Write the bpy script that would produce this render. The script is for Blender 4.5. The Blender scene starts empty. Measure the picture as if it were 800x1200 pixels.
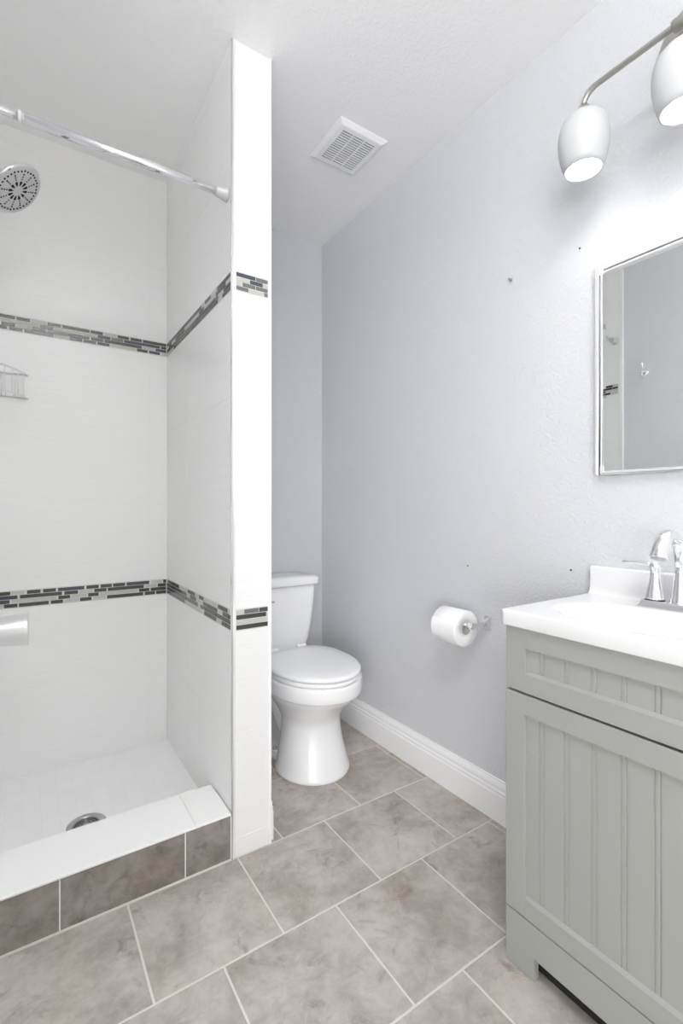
import bpy, bmesh, math, random
from mathutils import Vector, Matrix
random.seed(7)
SC = bpy.context.scene
COL = SC.collection
PI = math.pi

# ------------------------------------------------------------------ camera
cam_d = bpy.data.cameras.new('camera')
cam_d.sensor_fit = 'HORIZONTAL'
cam_d.sensor_width = 36.0
cam_d.lens = 36.0 * 560.0 / 800.0
cam_d.shift_y = -4.0 / 800.0
cam_d.clip_start = 0.02
cam = bpy.data.objects.new('camera', cam_d)
COL.objects.link(cam)
cam.location = (0.0, 0.0, 1.045)
cam.rotation_euler = (math.radians(90), 0, math.radians(-33.7))
SC.camera = cam

# ------------------------------------------------------------------ world, lights, exposure
world = bpy.data.worlds.new('world')
SC.world = world
world.use_nodes = True
wb = world.node_tree.nodes['Background']
wb.inputs['Color'].default_value = (1.0, 1.0, 1.0, 1)
wb.inputs['Strength'].default_value = 0.68


def area_light(name, loc, rot, sx, sy, power, color=(1, 1, 1)):
    d = bpy.data.lights.new(name, 'AREA')
    d.shape = 'RECTANGLE'
    d.size, d.size_y = sx, sy
    d.energy = power
    d.color = color
    o = bpy.data.objects.new(name, d)
    COL.objects.link(o)
    o.location = loc
    o.rotation_euler = rot
    return o


# added fill light, out of view, shining in through the unbuilt near side
area_light('near_side_fill', (-3.3, -3.9, 0.95), (math.radians(90), 0, math.radians(-40)), 3.0, 2.4, 100, (0.985, 0.99, 1.0))
# added fill light, out of view, aimed up to brighten ceiling and room
area_light('ceiling_fill', (0.15, -0.12, 2.20), (math.radians(180), 0, 0), 0.45, 0.45, 18, (0.985, 0.99, 1.0))
SC.view_settings.view_transform = 'Standard'
SC.view_settings.look = 'None'
SC.view_settings.exposure = 0.70
SC.cycles.max_bounces = 24
SC.cycles.diffuse_bounces = 16
SC.cycles.glossy_bounces = 8
SC.cycles.transmission_bounces = 8
SC.view_settings.gamma = 1.0
SC.view_settings.use_curve_mapping = False
LAMP_POWER = 36.0


# ------------------------------------------------------------------ materials
def srgb(r, g, b):
    f = lambda c: (c / 255.0 / 12.92) if c / 255.0 <= 0.04045 else ((c / 255.0 + 0.055) / 1.055) ** 2.4
    return (f(r), f(g), f(b), 1.0)


def mat(name, color, rough=0.5, metal=0.0, spec=0.5, coat=0.0):
    m = bpy.data.materials.new(name)
    m.use_nodes = True
    b = m.node_tree.nodes['Principled BSDF']
    b.inputs['Base Color'].default_value = color
    b.inputs['Roughness'].default_value = rough
    b.inputs['Metallic'].default_value = metal
    b.inputs['Specular IOR Level'].default_value = spec
    b.inputs['Coat Weight'].default_value = coat
    b.inputs['Coat Roughness'].default_value = 0.05
    return m


def N(m, kind, **kw):
    n = m.node_tree.nodes.new(kind)
    for k, v in kw.items():
        setattr(n, k, v)
    return n


def LK(m, a, b):
    m.node_tree.links.new(a, b)


def bsdf(m):
    return m.node_tree.nodes['Principled BSDF']


def add_bump(m, height, strength, dist):
    b = N(m, 'ShaderNodeBump')
    b.inputs['Strength'].default_value = strength
    b.inputs['Distance'].default_value = dist
    LK(m, height, b.inputs['Height'])
    LK(m, b.outputs['Normal'], bsdf(m).inputs['Normal'])
    return b


def obj_coord(m, scale=(1, 1, 1)):
    t = N(m, 'ShaderNodeTexCoord')
    mp = N(m, 'ShaderNodeMapping')
    mp.inputs['Scale'].default_value = scale
    LK(m, t.outputs['Object'], mp.inputs['Vector'])
    return mp.outputs['Vector']


def noise(m, vec, scale, detail=3, rough=0.5, dist=0.0):
    n = N(m, 'ShaderNodeTexNoise')
    n.inputs['Scale'].default_value = scale
    n.inputs['Detail'].default_value = detail
    n.inputs['Roughness'].default_value = rough
    n.inputs['Distortion'].default_value = dist
    if vec is not None:
        LK(m, vec, n.inputs['Vector'])
    return n


def ramp(m, fac, stops):
    r = N(m, 'ShaderNodeValToRGB')
    el = r.color_ramp.elements
    while len(el) > 1:
        el.remove(el[-1])
    for i, (p, c) in enumerate(stops):
        e = el[0] if i == 0 else el.new(p)
        e.position = p
        e.color = c if len(c) == 4 else (*c, 1)
    LK(m, fac, r.inputs['Fac'])
    return r


def knockdown(name, color, rough, scale, strength):
    m = mat(name, color, rough, spec=0.4)
    v = obj_coord(m)
    n = noise(m, v, scale, 3, 0.55, 0.6)
    r = ramp(m, n.outputs['Fac'], [(0.40, (0, 0, 0)), (0.62, (1, 1, 1))])
    n2 = noise(m, v, scale * 3.2, 2)
    mx = N(m, 'ShaderNodeMath', operation='MULTIPLY_ADD')
    LK(m, n2.outputs['Fac'], mx.inputs[0])
    mx.inputs[1].default_value = 0.25
    LK(m, r.outputs['Color'], mx.inputs[2])
    add_bump(m, mx.outputs['Value'], strength, 0.0016)
    return m


M_BLUE = knockdown('blue_grey_paint', srgb(214, 215, 218), 0.42, 95, 0.6)
M_CEIL = knockdown('ceiling_white', srgb(246, 246, 246), 0.7, 80, 0.32)
M_TRIMW = mat('white_trim_paint', srgb(243, 243, 243), 0.35)
M_GROUT = mat('white_grout', srgb(236, 236, 235), 0.8)
M_PORC = mat('porcelain', srgb(244, 244, 244), 0.2, spec=0.5, coat=0.2)
M_SEAT = mat('seat_plastic', srgb(246, 246, 246), 0.22)
M_CHROME = mat('chrome', (0.87, 0.87, 0.88, 1), 0.07, 1.0)
M_STEEL = mat('drain_steel', (0.50, 0.50, 0.50, 1), 0.3, 1.0)
M_NICKEL = mat('brushed_nickel', (0.47, 0.46, 0.42, 1), 0.32, 1.0)
M_ALU = mat('aluminium_edge', (0.72, 0.72, 0.73, 1), 0.25, 1.0)
M_CULT = mat('cultured_marble', srgb(231, 231, 231), 0.18, coat=0.2)
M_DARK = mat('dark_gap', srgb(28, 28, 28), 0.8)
M_BLACK = mat('black_hole', srgb(12, 12, 12), 0.7)
M_VENT = mat('vent_plastic', srgb(240, 240, 240), 0.45)
M_PLASTIC = mat('white_plastic', srgb(238, 238, 238), 0.3)
M_HEAD = mat('satin_chrome_plastic', srgb(205, 205, 205), 0.3, 0.25)
M_MIRROR = mat('mirror_glass', (0.90, 0.915, 0.91, 1), 0.005, 1.0)
M_PAPER = mat('tissue_paper', srgb(248, 248, 248), 0.95, spec=0.1)
M_CARD = mat('cardboard', srgb(204, 199, 192), 0.9)
M_WIRE = mat('coated_wire', srgb(228, 228, 228), 0.3)


def paper_bump():
    v = obj_coord(M_PAPER)
    n = noise(M_PAPER, v, 350, 2)
    add_bump(M_PAPER, n.outputs['Fac'], 0.2, 0.001)


paper_bump()


def make_cabinet_paint():
    m = mat('sage_grey_paint', srgb(158, 159, 155), 0.42)
    v = obj_coord(m)
    n = noise(m, v, 260, 2)
    add_bump(m, n.outputs['Fac'], 0.05, 0.0005)
    return m


M_CAB = make_cabinet_paint()


def make_white_tile():
    m = mat('white_streaked_tile', srgb(240, 240, 239), 0.33, spec=0.45)
    v = obj_coord(m, (2.2, 2.2, 70))
    n = noise(m, v, 3.0, 4, 0.6)
    add_bump(m, n.outputs['Fac'], 0.16, 0.0012)
    r = ramp(m, n.outputs['Fac'], [(0.3, srgb(233, 233, 232)), (0.7, srgb(238, 238, 237))])
    LK(m, r.outputs['Color'], bsdf(m).inputs['Base Color'])
    return m


M_TILE = make_white_tile()


def make_stone(name, lighten):
    """Grey-brown cloudy stone print, different on every tile."""
    m = mat(name, srgb(160, 152, 144), 0.38, spec=0.35)
    geo = N(m, 'ShaderNodeNewGeometry')
    tc = N(m, 'ShaderNodeTexCoord')
    sc = N(m, 'ShaderNodeVectorMath', operation='SCALE')
    comb = N(m, 'ShaderNodeCombineXYZ')
    m2 = N(m, 'ShaderNodeMath', operation='MULTIPLY')
    m2.inputs[1].default_value = 37.0
    LK(m, geo.outputs['Random Per Island'], m2.inputs[0])
    for k in range(3):
        LK(m, m2.outputs['Value'], comb.inputs[k])
    add = N(m, 'ShaderNodeVectorMath', operation='ADD')
    LK(m, tc.outputs['Object'], add.inputs[0])
    LK(m, comb.outputs['Vector'], add.inputs[1])
    v = add.outputs['Vector']
    big = noise(m, v, 6.0, 6, 0.62, 0.35)
    fine = noise(m, v, 26.0, 6, 0.68, 0.5)
    mix = N(m, 'ShaderNodeMath', operation='MULTIPLY_ADD')
    LK(m, fine.outputs['Fac'], mix.inputs[0])
    mix.inputs[1].default_value = 0.40
    mul = N(m, 'ShaderNodeMath', operation='MULTIPLY')
    LK(m, big.outputs['Fac'], mul.inputs[0])
    mul.inputs[1].default_value = 0.64
    LK(m, mul.outputs['Value'], mix.inputs[2])
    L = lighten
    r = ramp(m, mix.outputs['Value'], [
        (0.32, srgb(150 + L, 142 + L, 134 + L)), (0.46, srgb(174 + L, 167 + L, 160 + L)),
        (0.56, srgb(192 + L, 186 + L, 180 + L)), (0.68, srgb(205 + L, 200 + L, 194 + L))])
    # dark veins
    vein = noise(m, v, 9.0, 8, 0.7, 1.2)
    vr = ramp(m, vein.outputs['Fac'], [(0.30, (0.50, 0.475, 0.45)), (0.43, (1, 1, 1))])
    mc = N(m, 'ShaderNodeMix', data_type='RGBA', blend_type='MULTIPLY')
    mc.inputs['Factor'].default_value = 0.75
    LK(m, r.outputs['Color'], mc.inputs['A'])
    LK(m, vr.outputs['Color'], mc.inputs['B'])
    # warm patches
    warm = noise(m, v, 4.0, 3)
    wr = ramp(m, warm.outputs['Fac'], [(0.45, (1, 1, 1)), (0.7, srgb(250, 246, 240))])
    mw = N(m, 'ShaderNodeMix', data_type='RGBA', blend_type='MULTIPLY')
    mw.inputs['Factor'].default_value = 1.0
    LK(m, mc.outputs['Result'], mw.inputs['A'])
    LK(m, wr.outputs['Color'], mw.inputs['B'])
    LK(m, mw.outputs['Result'], bsdf(m).inputs['Base Color'])
    add_bump(m, mix.outputs['Value'], 0.15, 0.002)
    return m


M_STONE = make_stone('stone_print_floor_tile', 0)
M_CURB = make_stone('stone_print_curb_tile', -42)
M_FGROUT = mat('floor_grout', srgb(224, 218, 208), 0.85)


def make_pan():
    m = mat('shower_pan_mosaic', srgb(238, 238, 238), 0.35)
    v = obj_coord(m)
    b = N(m, 'ShaderNodeTexBrick')
    b.offset = 0.0
    b.inputs['Scale'].default_value = 1.0
    b.inputs['Brick Width'].default_value = 0.05
    b.inputs['Row Height'].default_value = 0.05
    b.inputs['Mortar Size'].default_value = 0.0016
    b.inputs['Mortar Smooth'].default_value = 0.3
    b.inputs['Color1'].default_value = srgb(240, 240, 240)
    b.inputs['Color2'].default_value = srgb(237, 237, 237)
    b.inputs['Mortar'].default_value = srgb(236, 236, 235)
    LK(m, v, b.inputs['Vector'])
    LK(m, b.outputs['Color'], bsdf(m).inputs['Base Color'])
    return m


M_PAN = make_pan()
MOS = [mat('mosaic_charcoal', srgb(68, 67, 64), 0.25, coat=0.1),
       mat('mosaic_navy', srgb(70, 75, 87), 0.25, coat=0.1),
       mat('mosaic_pale_stone', srgb(190, 190, 184), 0.4),
       mat('mosaic_slate', srgb(112, 112, 112), 0.25, coat=0.1)]
M_MGROUT = mat('mosaic_grout', srgb(214, 214, 210), 0.8)


def make_shade_glass():
    m = bpy.data.materials.new('frosted_lamp_glass')
    m.use_nodes = True
    nt = m.node_tree
    nt.nodes.clear()
    out = nt.nodes.new('ShaderNodeOutputMaterial')
    d = nt.nodes.new('ShaderNodeBsdfDiffuse')
    d.inputs['Color'].default_value = (0.58, 0.59, 0.60, 1)
    t = nt.nodes.new('ShaderNodeBsdfTranslucent')
    t.inputs['Color'].default_value = (0.95, 0.95, 0.95, 1)
    g = nt.nodes.new('ShaderNodeBsdfGlossy')
    g.inputs['Roughness'].default_value = 0.25
    a = nt.nodes.new('ShaderNodeMixShader')
    a.inputs[0].default_value = 0.035
    nt.links.new(d.outputs[0], a.inputs[1])
    nt.links.new(t.outputs[0], a.inputs[2])
    b = nt.nodes.new('ShaderNodeMixShader')
    b.inputs[0].default_value = 0.04
    nt.links.new(a.outputs[0], b.inputs[1])
    nt.links.new(g.outputs[0], b.inputs[2])
    nt.links.new(b.outputs[0], out.inputs['Surface'])
    return m


M_SHADE = make_shade_glass()


def emit(name, color, s):
    m = bpy.data.materials.new(name)
    m.use_nodes = True
    b = bsdf(m)
    b.inputs['Base Color'].default_value = (0.9, 0.9, 0.9, 1)
    b.inputs['Emission Color'].default_value = color
    b.inputs['Emission Strength'].default_value = s
    return m


# ------------------------------------------------------------------ mesh helpers
class MB:
    """Collects shapes into one mesh."""

    def __init__(self):
        self.v, self.f, self.mi, self.sm = [], [], [], []

    def quadmesh(self, verts, faces, mi=0, smooth=False):
        o = len(self.v)
        self.v += [tuple(p) for p in verts]
        for f in faces:
            self.f.append([i + o for i in f])
            self.mi.append(mi)
            self.sm.append(smooth)

    def box(self, x0, x1, y0, y1, z0, z1, mi=0):
        P = [(x0, y0, z0), (x1, y0, z0), (x1, y1, z0), (x0, y1, z0), (x0, y0, z1), (x1, y0, z1), (x1, y1, z1), (x0, y1, z1)]
        self.quadmesh(P, [(0, 3, 2, 1), (4, 5, 6, 7), (0, 1, 5, 4), (1, 2, 6, 5), (2, 3, 7, 6), (3, 0, 4, 7)], mi)

    def slab(self, o, u, v, n, lu, lv, h, ch, mi=0):
        """a tile: rectangle o..o+u*lu+v*lv rising h along n, edges chamfered by ch."""
        o, u, v, n = Vector(o), Vector(u), Vector(v), Vector(n)
        def ring(ins, hh):
            return [o + u * ins + v * ins + n * hh, o + u * (lu - ins) + v * ins + n * hh,
                    o + u * (lu - ins) + v * (lv - ins) + n * hh, o + u * ins + v * (lv - ins) + n * hh]
        P = ring(0, 0) + ring(0, h - ch) + ring(ch, h)
        F = [(8, 9, 10, 11)]
        for k in range(2):
            for i in range(4):
                j = (i + 1) % 4
                F.append((k * 4 + i, k * 4 + j, k * 4 + 4 + j, k * 4 + 4 + i))
        if u.cross(v).dot(n) < 0:
            F = [tuple(reversed(f)) for f in F]
        self.quadmesh(P, F, mi)

    def rings(self, rings, mi=0, cap0=True, cap1=True, smooth=True, closed=False):
        n = len(rings[0])
        P = [p for r in rings for p in r]
        F = []
        R = len(rings)
        for k in range(R if closed else R - 1):
            for i in range(n):
                j = (i + 1) % n
                a, b = k * n, ((k + 1) % R) * n
                F.append((a + i, a + j, b + j, b + i))
        self.quadmesh(P, F, mi, smooth)
        if not closed:
            if cap0:
                self.quadmesh(rings[0], [tuple(reversed(range(n)))], mi, False)
            if cap1:
                self.quadmesh(rings[-1], [tuple(range(n))], mi, False)

    def lathe(self, prof, origin=(0, 0, 0), axis=(0, 0, 1), seg=32, mi=0, cap0=True, cap1=True, closed=False, smooth=True):
        """prof: list of (radius, height along axis)."""
        ax = Vector(axis).normalized()
        a = ax.orthogonal().normalized()
        b = ax.cross(a)
        o = Vector(origin)
        rr = [[o + ax * h + (a * math.cos(t) + b * math.sin(t)) * max(r, 1e-5)
               for t in [2 * PI * i / seg for i in range(seg)]] for r, h in prof]
        self.rings(rr, mi, cap0, cap1, smooth, closed)

    def tube(self, pts, rad, seg=12, mi=0, cap=True, flat=1.0, up=None):
        pts = [Vector(p) for p in pts]
        n = len(pts)
        rad = rad if isinstance(rad, (list, tuple)) else [rad] * n
        T = []
        for i in range(n):
            t = pts[min(i + 1, n - 1)] - pts[max(i - 1, 0)]
            T.append(t.normalized())
        a = Vector(up) if up else T[0].orthogonal()
        rr = []
        for i in range(n):
            a = (a - T[i] * a.dot(T[i])).normalized()
            b = T[i].cross(a)
            rr.append([pts[i] + (a * math.cos(t) + b * math.sin(t) * flat) * rad[i] for t in [2 * PI * k / seg for k in range(seg)]])
        self.rings(rr, mi, cap, cap, True)

    def build(self, name, mats, parent=None, bevel=None, bev_seg=2, sub=0, smooth_angle=None):
        me = bpy.data.meshes.new(name)
        me.from_pydata(self.v, [], self.f)
        mats = mats if isinstance(mats, (list, tuple)) else [mats]
        for m in mats:
            me.materials.append(m)
        for p, mi, s in zip(me.polygons, self.mi, self.sm):
            p.material_index = mi
            p.use_smooth = s
        bm = bmesh.new()
        bm.from_mesh(me)
        bmesh.ops.remove_doubles(bm, verts=bm.verts, dist=1e-6)
        bmesh.ops.recalc_face_normals(bm, faces=bm.faces)
        bm.to_mesh(me)
        bm.free()
        me.update()
        o = bpy.data.objects.new(name, me)
        COL.objects.link(o)
        if parent is not None:
            o.parent = parent
            o.matrix_parent_inverse = Matrix.Translation(-Vector(parent_world(parent)))
        if bevel:
            b = o.modifiers.new('bevel', 'BEVEL')
            b.width = bevel
            b.segments = bev_seg
            b.limit_method = 'ANGLE'
            b.angle_limit = math.radians(35)
            for p in me.polygons:
                p.use_smooth = True
            w = o.modifiers.new('wn', 'WEIGHTED_NORMAL')
            w.keep_sharp = True
        if sub:
            s = o.modifiers.new('sub', 'SUBSURF')
            s.levels = s.render_levels = sub
        return o


def parent_world(p):
    """part meshes sit at the world origin; only a thing's Empty carries an offset."""
    return Vector(p.location) if p.type == 'EMPTY' else Vector((0, 0, 0))


def tag(o, label, cat, group=None):
    o['label'] = label
    o['category'] = cat
    if group:
        o['group'] = group
    return o


def thing(name, loc, label, cat, group=None):
    o = bpy.data.objects.new(name, None)
    COL.objects.link(o)
    o.location = loc
    o.empty_display_size = 0.05
    return tag(o, label, cat, group)


def struct(o):
    o['kind'] = 'structure'
    return o


# ------------------------------------------------------------------ room dimensions
XL, XR = -0.19, 1.328           # shower-tile face on the left, painted wall on the right
YB = 2.18                       # painted wall behind the toilet
YS = 2.13                       # tiled shower back
YN = -0.6                       # near end of the modelled room
ZC = 2.445
PX0, PX1, PY = 0.518, 0.643, 1.363   # the tiled wing wall
ZP = 0.053                      # shower pan

# ------------------------------------------------------------------ structure
# floor: grout bed with square tiles in running bond
mb = MB()
mb.box(XL - 0.1, XR + 0.1, YN, YB + 0.1, -0.06, -0.0015, 0)
G = 0.0026
rows = [(1.364, 1.671), (1.671, 1.978), (1.978, 2.19), (1.057, 1.364), (0.750, 1.057), (0.443, 0.750), (0.136, 0.443), (-0.171, 0.136),
        (-0.478, -0.171), (-0.785, -0.478), (-1.0, -0.785)]
for (ya, yb) in rows:
    k = round((1.057 - ya) / 0.307)
    x = (0.231 if k % 2 == 0 else 0.382) - 0.3045 * 3
    if abs(ya - 0.443) < 0.01:
        x = 0.830 - 0.3045 * 5
    while x < XR:
        a, b = max(x, XL - 0.02), min(x + 0.3045, XR)
        if b - a > 0.01:
            mb.slab((a + G, ya + G, -0.002), (1, 0, 0), (0, 1, 0), (0, 0, 1), b - a - 2 * G, yb - ya - 2 * G, 0.002, 0.0008, 1)
        x += 0.3045
floor = struct(mb.build('floor', [M_FGROUT, M_STONE]))

mb = MB()
mb.box(XL - 0.1, XR + 0.1, YN, YB + 0.1, ZC, ZC + 0.08)
struct(mb.build('ceiling', M_CEIL))
mb = MB()
mb.box(XR, XR + 0.1, YN, YB + 0.1, -0.06, ZC)
struct(mb.build('wall_right', M_BLUE))
mb = MB()
mb.box(XL - 0.1, XR, YB, YB + 0.1, -0.06, ZC)
struct(mb.build('wall_back', M_BLUE))
mb = MB()
mb.box(XL - 0.11, XL - 0.008, 0.50, YB, -0.06, ZC)
struct(mb.build('wall_left', M_BLUE))
mb = MB()
mb.box(PX0 + 0.008, PX1, PY + 0.008, YB, -0.0, ZC)
struct(mb.build('wall_center', M_BLUE))

ZROWS = [(-0.02, 0.06), (0.06, 0.373), (0.373, 0.678), (0.744, 1.060), (1.060, 1.376), (1.376, 1.697), (1.756, 2.070), (2.070, 2.385), (2.385, ZC)]
BANDS = [(0.678, 0.744), (1.697, 1.756)]


def tiled(name, o, u, n, length, joints, zmin, back):
    """cladding: backing slab + white tiles. o = lower corner on the finished face at z=0."""
    o, u, n = Vector(o), Vector(u), Vector(n)
    mb = MB()
    z = Vector((0, 0, 1))
    g = 0.0008
    base = o - n * back
    mb.slab(base + z * zmin, u, z, n, length, ZC - zmin, back - 0.0006, 0.0002, 0)
    for za, zb in ZROWS:
        za = max(za, zmin)
        if zb - za < 0.01:
            continue
        js = [0] + [j for j in joints if 0.01 < j < length - 0.01] + [length]
        for a, b in zip(js[:-1], js[1:]):
            mb.slab(base + u * (a + g) + z * (za + g) + n * (back - 0.0015), u, z, n, b - a - 2 * g, zb - za - 2 * g, 0.0015, 0.0007, 1)
    return struct(mb.build(name, [M_GROUT, M_TILE]))


def mosaic(parent, o, u, n, length, z0, z1, rows=None, bright=False):
    """one strip of thin stacked glass and stone bars, four rows."""
    o, u, n = Vector(o), Vector(u), Vector(n)
    z = Vector((0, 0, 1))
    mb = MB()
    h = (z1 - z0)
    mb.slab(o + z * z0 - n * 0.001, u, z, n, length, h, 0.0012, 0.0002, 4)
    g = 0.0011
    m = 0.0025
    rh = (h - 2 * m) / 4
    for r in range(4):
        zt = z1 - m - r * rh
        if rows:
            segs = rows[r]
        else:
            segs, x = [], -random.uniform(0, 0.04)
            while x < length:
                w = random.choice([0.03, 0.04, 0.05, 0.05, 0.06, 0.085, 0.12])
                c = random.choices([0, 1, 2, 3], [5, 2, 4, 1])[0]
                segs.append((x, x + w, c))
                x += w
        for a, b, c in segs:
            a, b = max(a, 0), min(b, length)
            if b - a < 0.004:
                continue
            mb.slab(o + u * (a + g) + z * (zt - rh + g), u, z, n, b - a - 2 * g, rh - 2 * g, 0.0018, 0.0005, c)
    return mb.build('mosaic_band', MOS + [M_MGROUT], parent)


# back of the shower
w = tiled('wall_shower_back', (XL, YS, 0), (1, 0, 0), (0, -1, 0), PX0 - XL, [0.02, 0.63], 0.0, YB - YS)


def px_rows(rows_px, H=1.045):
    """bar ends read along the strip in the photograph (quarter pixels), as distances along the back wall."""
    out = []
    s, c = math.sin(math.radians(33.7)), math.cos(math.radians(33.7))
    def X(px):
        k = (px / 4.0 - 400) / 560.0
        dx, dy = s + c * k, c - s * k
        return dx / dy * YS - XL
    for row in rows_px:
        out.append([(0, 0.05, 0), (0.05, 0.09, 2)] + [(X(a), X(b), q) for a, b, q in row])
    return out


UP = px_rows([
    [(-60, 72, 0), (75, 143, 0), (145, 218, 2), (222, 287, 0), (290, 420, 0), (423, 483, 0), (485, 548, 2), (550, 605, 0), (610, 665, 0), (668, 779, 0)],
    [(-60, 185, 2), (187, 250, 1), (252, 455, 2), (457, 518, 0), (520, 578, 3), (580, 750, 1), (753, 779, 0)],
    [(-60, 3, 2), (5, 72, 0), (75, 150, 2), (150, 217, 0), (222, 420, 0), (425, 485, 1), (488, 665, 0), (667, 725, 2), (728, 779, 1)],
    [(-60, 35, 0), (40, 108, 0), (113, 252, 0), (254, 325, 2), (325, 387, 1), (390, 452, 1), (455, 515, 0), (517, 640, 2), (640, 693, 0), (697, 750, 1), (752, 779, 2)]])
# the lower strip was read on a wider zoom: convert its units (2.4 per pixel -> 4 per pixel)
def px_fix(rows_px):
    return [[(a * 4 / 2.4, b * 4 / 2.4, c) for a, b, c in r] for r in rows_px]


LOW = px_rows(px_fix([
    [(-60, 30, 0), (30, 70, 2), (75, 115, 0), (120, 158, 0), (162, 238, 1), (242, 278, 0), (282, 315, 0), (317, 352, 0), (355, 420, 1), (425, 455, 2), (458, 467, 0)],
    [(-60, 50, 1), (55, 175, 0), (180, 220, 0), (222, 262, 2), (264, 300, 0), (302, 405, 0), (408, 440, 2), (443, 467, 0)],
    [(-60, 28, 0), (32, 160, 2), (163, 198, 0), (200, 245, 2), (247, 278, 0), (280, 388, 2), (390, 420, 0), (423, 467, 0)],
    [(-60, 10, 2), (10, 50, 0), (52, 138, 0), (142, 178, 0), (180, 222, 2), (224, 258, 0), (260, 298, 2), (300, 403, 0), (406, 436, 0), (438, 467, 0)]]))
mosaic(w, (XL, YS, 0), (1, 0, 0), (0, -1, 0), PX0 - XL, *BANDS[1], rows=UP)
mosaic(w, (XL, YS, 0), (1, 0, 0), (0, -1, 0), PX0 - XL, *BANDS[0], rows=LOW)
# wing wall, shower side
w = tiled('wall_shower_right', (PX0, YS, 0), (0, -1, 0), (-1, 0, 0), YS - PY, [0.30], 0.0, 0.008)
for bnd in reversed(BANDS):
    mosaic(w, (PX0, YS, 0), (0, -1, 0), (-1, 0, 0), YS - PY - 0.012, *bnd)
# wing wall, front end
w = tiled('wall_shower_front', (PX0, PY, 0), (1, 0, 0), (0, -1, 0), PX1 - PX0, [], 0.0, 0.008)
L = 0.104
for bnd, rws in ((BANDS[1], [[(0, .61, 1), (.61, 1, 3)], [(0, .42, 2), (.42, .84, 1), (.84, 1, 2)], [(0, .19, 2), (.19, .61, 3), (.61, 1, 3)], [(0, .39, 3), (.39, .87, 2), (.87, 1, 3)]]),
                 (BANDS[0], [[(0, .24, 2), (.24, .71, 3), (.71, 1, 1)], [(0, .95, 0), (.95, 1, 2)], [(0, 1, 2)], [(0, 1, 0)]])):
    mosaic(w, (PX0 + 0.012, PY, 0), (1, 0, 0), (0, -1, 0), L, *bnd, rows=[[(a * L, b * L, c) for a, b, c in r] for r in rws])
# left side of the shower
w = tiled('wall_shower_left', (XL, PY + 0.01, 0), (0, 1, 0), (1, 0, 0), YS - PY - 0.01, [0.16], 0.0, 0.008)
for bnd in reversed(BANDS):
    mosaic(w, (XL, PY + 0.022, 0), (0, 1, 0), (1, 0, 0), YS - PY - 0.022, *bnd)
# edge trims of the tiling
mb = MB()
mb.box(PX0 - 0.0015, PX0 + 0.0015, PY - 0.0015, PY + 0.006, 0.0, ZC)
struct(mb.build('trim_1', M_ALU, bevel=0.0006))
mb = MB()
mb.box(PX1 - 0.006, PX1 + 0.0025, PY - 0.002, PY + 0.010, 0.0, ZC)
struct(mb.build('trim_2', M_TRIMW, bevel=0.001))
mb = MB()
mb.box(XL - 0.008, XL + 0.002, PY - 0.004, PY + 0.010, 0.0, ZC)
struct(mb.build('trim_3', M_TRIMW, bevel=0.001))

# shower pan and curb
mb = MB()
nx, ny = 24, 24
DR = (0.167, 1.700)
P, F = [], []
for j in range(ny + 1):
    for i in range(nx + 1):
        x = XL + (PX0 - XL) * i / nx
        y = 1.50 + (YS - 1.50) * j / ny
        d = math.hypot(x - DR[0], y - DR[1])
        P.append((x, y, ZP - 0.006 * max(0, 1 - d / 0.5)))
for j in range(ny):
    for i in range(nx):
        a = j * (nx + 1) + i
        F.append((a, a + 1, a + nx + 2, a + nx + 1))
mb.quadmesh(P, F, 0, True)
mb.box(XL, PX0, 1.50, YS, 0.0, ZP - 0.012)
struct(mb.build('floor_shower', M_PAN))

mb = MB()
mb.box(XL, PX0, PY + 0.001, 1.525, 0.0, 0.130)
curb = struct(mb.build('floor_curb', M_GROUT))
mb = MB()
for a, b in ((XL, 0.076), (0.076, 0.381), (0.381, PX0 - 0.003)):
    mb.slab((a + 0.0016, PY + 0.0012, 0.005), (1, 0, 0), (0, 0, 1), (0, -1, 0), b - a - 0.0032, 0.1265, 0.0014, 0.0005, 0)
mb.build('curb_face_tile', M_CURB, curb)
mb = MB()
mb.box(XL, 0.4116, PY - 0.003, 1.543, 0.133, 0.141)
mb.box(0.4120, PX0 - 0.003, PY - 0.003, 1.543, 0.133, 0.141)
M_CAP = mat('curb_cap_white', srgb(248, 248, 247), 0.22)
mb.build('curb_cap', M_CAP, curb, bevel=0.002)
mb = MB()
mb.box(XL, PX0 - 0.002, PY - 0.0015, PY + 0.01, 0.0, 0.0058)
mb.build('curb_grout_line', M_FGROUT, curb)

# baseboards
BB = [(0, 0), (.016, 0), (.016, .090), (.0135, .094), (.0135, .097), (.015, .100), (.0148, .104), (.0115, .109), (.0115, .113), (.0125, .116), (.0110, .122), (.0075, .129), (.005, .132), (.005, .137), (0, .138)]


def baseboard(name, p0, p1, n):
    mb = MB()
    p0, p1, n = Vector(p0), Vector(p1), Vector(n)
    r = [[p + n * d + Vector((0, 0, z)) for d, z in BB] for p in (p0, p1)]
    mb.rings(r, 0, True, True, False)
    return struct(mb.build(name, M_TRIMW))


baseboard('baseboard_right', (XR, YN, 0.001), (XR, YB, 0.001), (-1, 0, 0))
baseboard('baseboard_back', (PX1, YB, 0.001), (XR - 0.015, YB, 0.001), (0, -1, 0))
baseboard('baseboard_center', (PX1, PY + 0.012, 0.001), (PX1, YB - 0.015, 0.001), (1, 0, 0))
baseboard('baseboard_left', (XL - 0.008, 0.50, 0.001), (XL - 0.008, PY - 0.006, 0.001), (1, 0, 0))

# ------------------------------------------------------------------ toilet
TX = 0.985


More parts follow.
